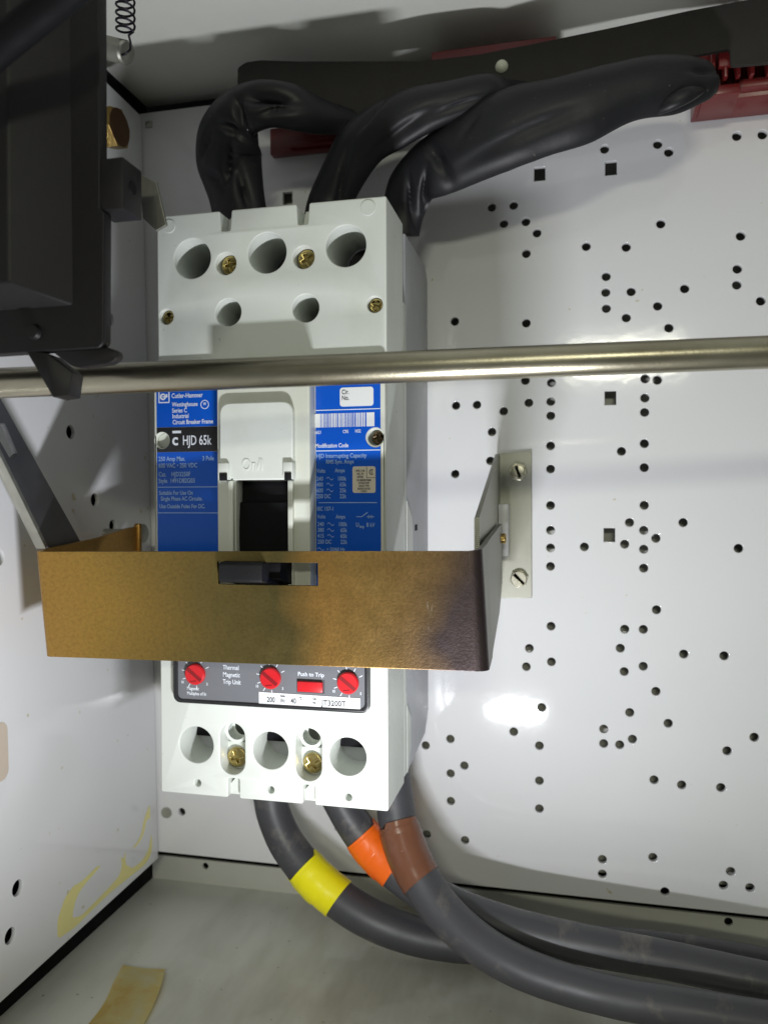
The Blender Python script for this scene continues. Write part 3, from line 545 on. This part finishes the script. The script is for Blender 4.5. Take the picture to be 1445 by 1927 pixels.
def wire(name, pts, mat, parent, seg=7):
    bm = bmesh.new(); rings = []
    for i, p in enumerate(pts):
        T = (Vector(pts[min(i+1, len(pts)-1)][:3])-Vector(pts[max(i-1, 0)][:3])).normalized(); q = T.to_track_quat('Z', 'Y')
        rings.append([bm.verts.new((Vector(p[:3])+q @ Vector((p[3]*math.cos(2*PI*k/seg), p[3]*math.sin(2*PI*k/seg), 0)))*S) for k in range(seg)])
    for a, b in zip(rings, rings[1:]):
        s_ = min(range(seg), key=lambda o_: sum((a[k].co-b[(k+o_) % seg].co).length for k in range(seg)))
        for k in range(seg): bm.faces.new((a[k], a[(k+1) % seg], b[(k+1+s_) % seg], b[(k+s_) % seg]))
    return bm_obj(name, bm, mat, parent, 60)
wire('coil', hel, 'spring_wire', sp)
ps = thing('spring_post', (-113, -110, 206), 'short grey post behind the housing carrying the spring hook', 'post')
lathe('shaft', [(0, 0), (4.2, .3), (5.0, 1.2), (5.0, 50)], (-63.2, -110, 202), (-1, .25, .45), 'zinc_steel', ps)

# ------------------------------------------------------------------ slotted link arm
la = thing('link_arm', (-97, -110, -18), 'dark grey flat steel link arm with a slot, slanting down to the gold bracket', 'link')
XL = lambda x: (lambda p: Vector((x-p.z, p.x, p.y)))
plate('bar', [(-92, -24), (-99.9, -14.6), (-148.8, 41.2), (-180, 77), (-186, 64), (-152.5, 24.2), (-122.7, -17.3), (-116, -26)], [[(-153.5, 34.2), (-149.3, 34.4), (-141.7, 22.4), (-145.8, 19.6), (-153, 28)]], 2.4, XL(-97), 'link_steel', la, bevel=.2)
plate('edge_flange', [(-122.7, -17.3), (-152.5, 24.2), (-186, 64), (-186, 62), (-153.5, 22.5), (-124, -18.5)], [], 5, XL(-96.9), 'zinc_steel', la, bevel=.15)

# ------------------------------------------------------------------ busbar end: insulators, fibre board, sleeved leads
rb = thing('bus_insulator', (205, 0, 190), 'dark red moulded busbar insulator with ribs at the right end of the fibre board', 'insulator', 'red busbar insulators')
boxes('body', [((188, -22, 193.5), (340, -1, 225)), ((190, -30, 192.5), (206, -6, 197)), ((205.8, -27, 196), (340, -6, 200))], 'red_insulator', rb, .5)
for i, x in enumerate((193, 198.5, 204, 210, 217.5, 226, 236)):
    boxes('rib', [((x, -32, 199.5), (x+1.7, -20, 216))], 'red_insulator', rb, .3)
boxes('terminal_bar', [((196, -33, 204), (340, -30, 212))], 'red_insulator', rb, .4)
rl = thing('bus_insulator', (-15, 0, 193), 'dark red moulded insulator showing under the left folded black sleeve', 'insulator', 'red busbar insulators')
boxes('body', [((-36, -7, 197.5), (40, -1, 212)), ((-24, -11, 199), (36, -6, 202))], 'red_insulator', rl, .5)
boxes('rib', [((4, -24, 202), (15, -9, 208))], 'red_insulator', rl, .4)
ru = thing('bus_insulator', (85, 0, 222), 'thin red insulator edge showing above the middle of the fibre board', 'insulator', 'red busbar insulators')
boxes('body', [((60, -30, 216), (122, -1, 229.9))], 'red_insulator', ru, .5)
fb = thing('insulating_board', (80, -40, 200), 'black fibre insulating board across the busbars under the cabinet ceiling', 'board')
plate('board', fillet(BLACK_PLATE[:-2]+((-20, 205),), 1.2, 2), [], 2.2, XZ(-40), 'fibre_board', fb, bevel=.25)
lathe('nylon_screw', [(0, -2.4), (1.6, -2.2), (2.7, -1.2), (3.1, 0)], (96.2, -40, 212.9), (0, 1, 0), 'nylon', fb)
def crumple(seed, amp, dents=(), groove=None):
    off = Vector((seed*13.7, seed*5.1, seed*2.3))
    def fn(q, s, a):
        n1 = noise.noise((q+off)/24); n2 = noise.ridged_multi_fractal((q+off)/34, .9, 2.0, 2, .9, 2.0)-.9
        v = amp*(n1*1.2+.45*n2)*min(1, s*6, (1-s)*8+.15)
        if math.sin(a) < .25:
            for x, z, rx, rz, ang, dep in dents:
                dx, dz = q.x-x, q.z-z; c, n = math.cos(ang), math.sin(ang); e = ((dx*c+dz*n)/rx)**2+((dz*c-dx*n)/rz)**2
                if e < 9: v -= dep*math.exp(-e)
        if groove: v -= groove[1]*math.exp(-((a-groove[0])/.30)**2)*min(1, max(0, s-.25)*4)
        return v
    return fn
leads = 'sleeved leads between breaker and busbars'
def sleeve(lbl, pts, flat, fn):
    t = thing('sleeved_lead', (pts[0][0], pts[0][1], pts[0][2]), lbl, 'cable', leads)
    tube('sleeve', pts, 'sleeve_rubber', t, 18, 64, flat, fn, lens=1.35)
    return t
SLEEVE2 = SLEEVE2[:-1]+((101, -42, 197.5, 9), (112, -36, 200, 6))
s1 = sleeve('left crumpled black sleeved lead, folded over at its top', SLEEVE1, .62, crumple(3, 1.5, ((-13, 197.5, 12, 4.6, -.10, 12), (-10, 190, 8, 1.6, .1, 4), (-29, 192, 2.0, 7, .25, 6), (-35, 186, 8, 1.8, -.5, 4.5), (-38, 172, 1.8, 11, -.35, 4.5), (-32, 160, 2.2, 11, .25, 4), (-50, 183, 7, 1.8, .9, 3.5), (-47, 166, 6, 1.5, -.7, 3))))
s2 = sleeve('middle black sleeved lead rising between the two outer ones', SLEEVE2, .62, crumple(8, 1.2, ((52, 176, 16, 2.8, .45, 3.4), (20, 160, 1.8, 14, -.3, 3), (36, 186, 9, 1.6, .8, 2.5), (78, 184, 10, 1.4, .3, 2.2))))
s3 = sleeve('right and widest black sleeved lead, kinked just above the breaker', SLEEVE3, .55, crumple(12, 1.1, ((68, 163, 2.4, 9, .5, 7), (53, 150, 1.8, 10, .1, 4), (61, 153, 1.6, 8, -.2, 3.5), (110, 167, 30, 3.0, .30, 2.6), (84, 175, 8, 1.6, .9, 2.2), (186, 192, 8, 3, .2, 5))))
tube('sleeve_lip', [(160, -52, 176.5, .5), (165, -58, 175.5, 2.6), (172, -62, 176.5, 3.6), (179, -62, 179, 3.4), (185, -57, 182.5, 1.6)], 'sleeve_rubber', s3, 8, 20, .7)

# ------------------------------------------------------------------ lower power cables with phase tape
pc = 'grey power cables below the breaker'
def cable(lbl, pts, mat_, tname, i0, i1, seed):
    t = thing('power_cable', (pts[0][0], pts[0][1], pts[-1][2]-9), lbl, 'cable', pc)
    tube('jacket', pts, 'cable_jacket', t, 12, 28, 1.0, lambda q, s, a: .12*noise.noise(q/9))
    pp = spline(pts, 12); seg = pp[i0:i1]
    sk = lambda s, a: (-1.6 if math.sin(a*.5+seed) > .1 else .9)*max(0, 1-s*5)+(.9*math.sin(a+seed))*max(0, s*5-4)
    cr = lambda q, s, a: .28*noise.noise(q/4.5+Vector((seed, 0, 0)))+(.22 if .1 < s < .52 else 0)+(.15 if math.sin(a+seed) > .2 else 0)
    tube('phase_tape', [tuple(p) for p in seg], mat_, t, 3, 40, 1.0, cr, grow=.55, skew=sk)
    lap = pp[i0+3:i1-4]
    tube('phase_tape', [tuple(p) for p in lap], mat_, t, 3, 40, 1.0, lambda q, s, a: .2*noise.noise(q/4+Vector((seed, 3, 0))), grow=.92, skew=lambda s, a: 1.2*math.sin(a+seed*2))
    return t
cable('left grey power cable with the yellow tape band', CABLEA, 'tape_yellow', 'yellow', 30, 42, 1)
cable('middle grey power cable with the orange tape band', CABLEB, 'tape_orange', 'orange', 17, 34, 2.4)
cable('right grey power cable with the brown tape band', CABLEC, 'tape_brown', 'brown', 22, 42, 4.2)

# ------------------------------------------------------------------ peeled tape on the floor
ft = tag(None or bpy.data.objects.new('x', None)) if False else None
bm = bmesh.new(); Lf = spline([(-88.7, -78.5, 0, 0), (-84.5, -94, 0, 0), (-81.5, -106, 0, 0), (-81, -123, 0, 0), (-84, -150, 0, 0)], 8); Rt = spline([(-66.5, -76.5, 0, 0), (-60.5, -93, 0, 0), (-56, -114, 0, 0), (-55, -130, 0, 0), (-58, -152, 0, 0)], 8)
grid = []
for i, (a, b) in enumerate(zip(Lf, Rt)):
    row = []
    for k in range(7):
        s_ = k/6; p = a.xyz.lerp(b.xyz, s_); h = 1.2+1.6*math.sin(i*.16+.5)*(.4+.6*abs(s_-.5))+.5*noise.noise(p/14)
        row.append(bm.verts.new(Vector((p.x, p.y, -231.4+max(.15, h)))*S))
    grid.append(row)
for a, b in zip(grid, grid[1:]):
    for k in range(6): bm.faces.new((a[k], a[k+1], b[k+1], b[k]))
g = bmesh.ops.solidify(bm, geom=bm.faces[:], thickness=.15*S)
tag(bm_obj('peeled_tape', bm, 'peeled_tape', None, 50), 'curled strip of old yellow adhesive tape lying on the cabinet floor', 'tape')
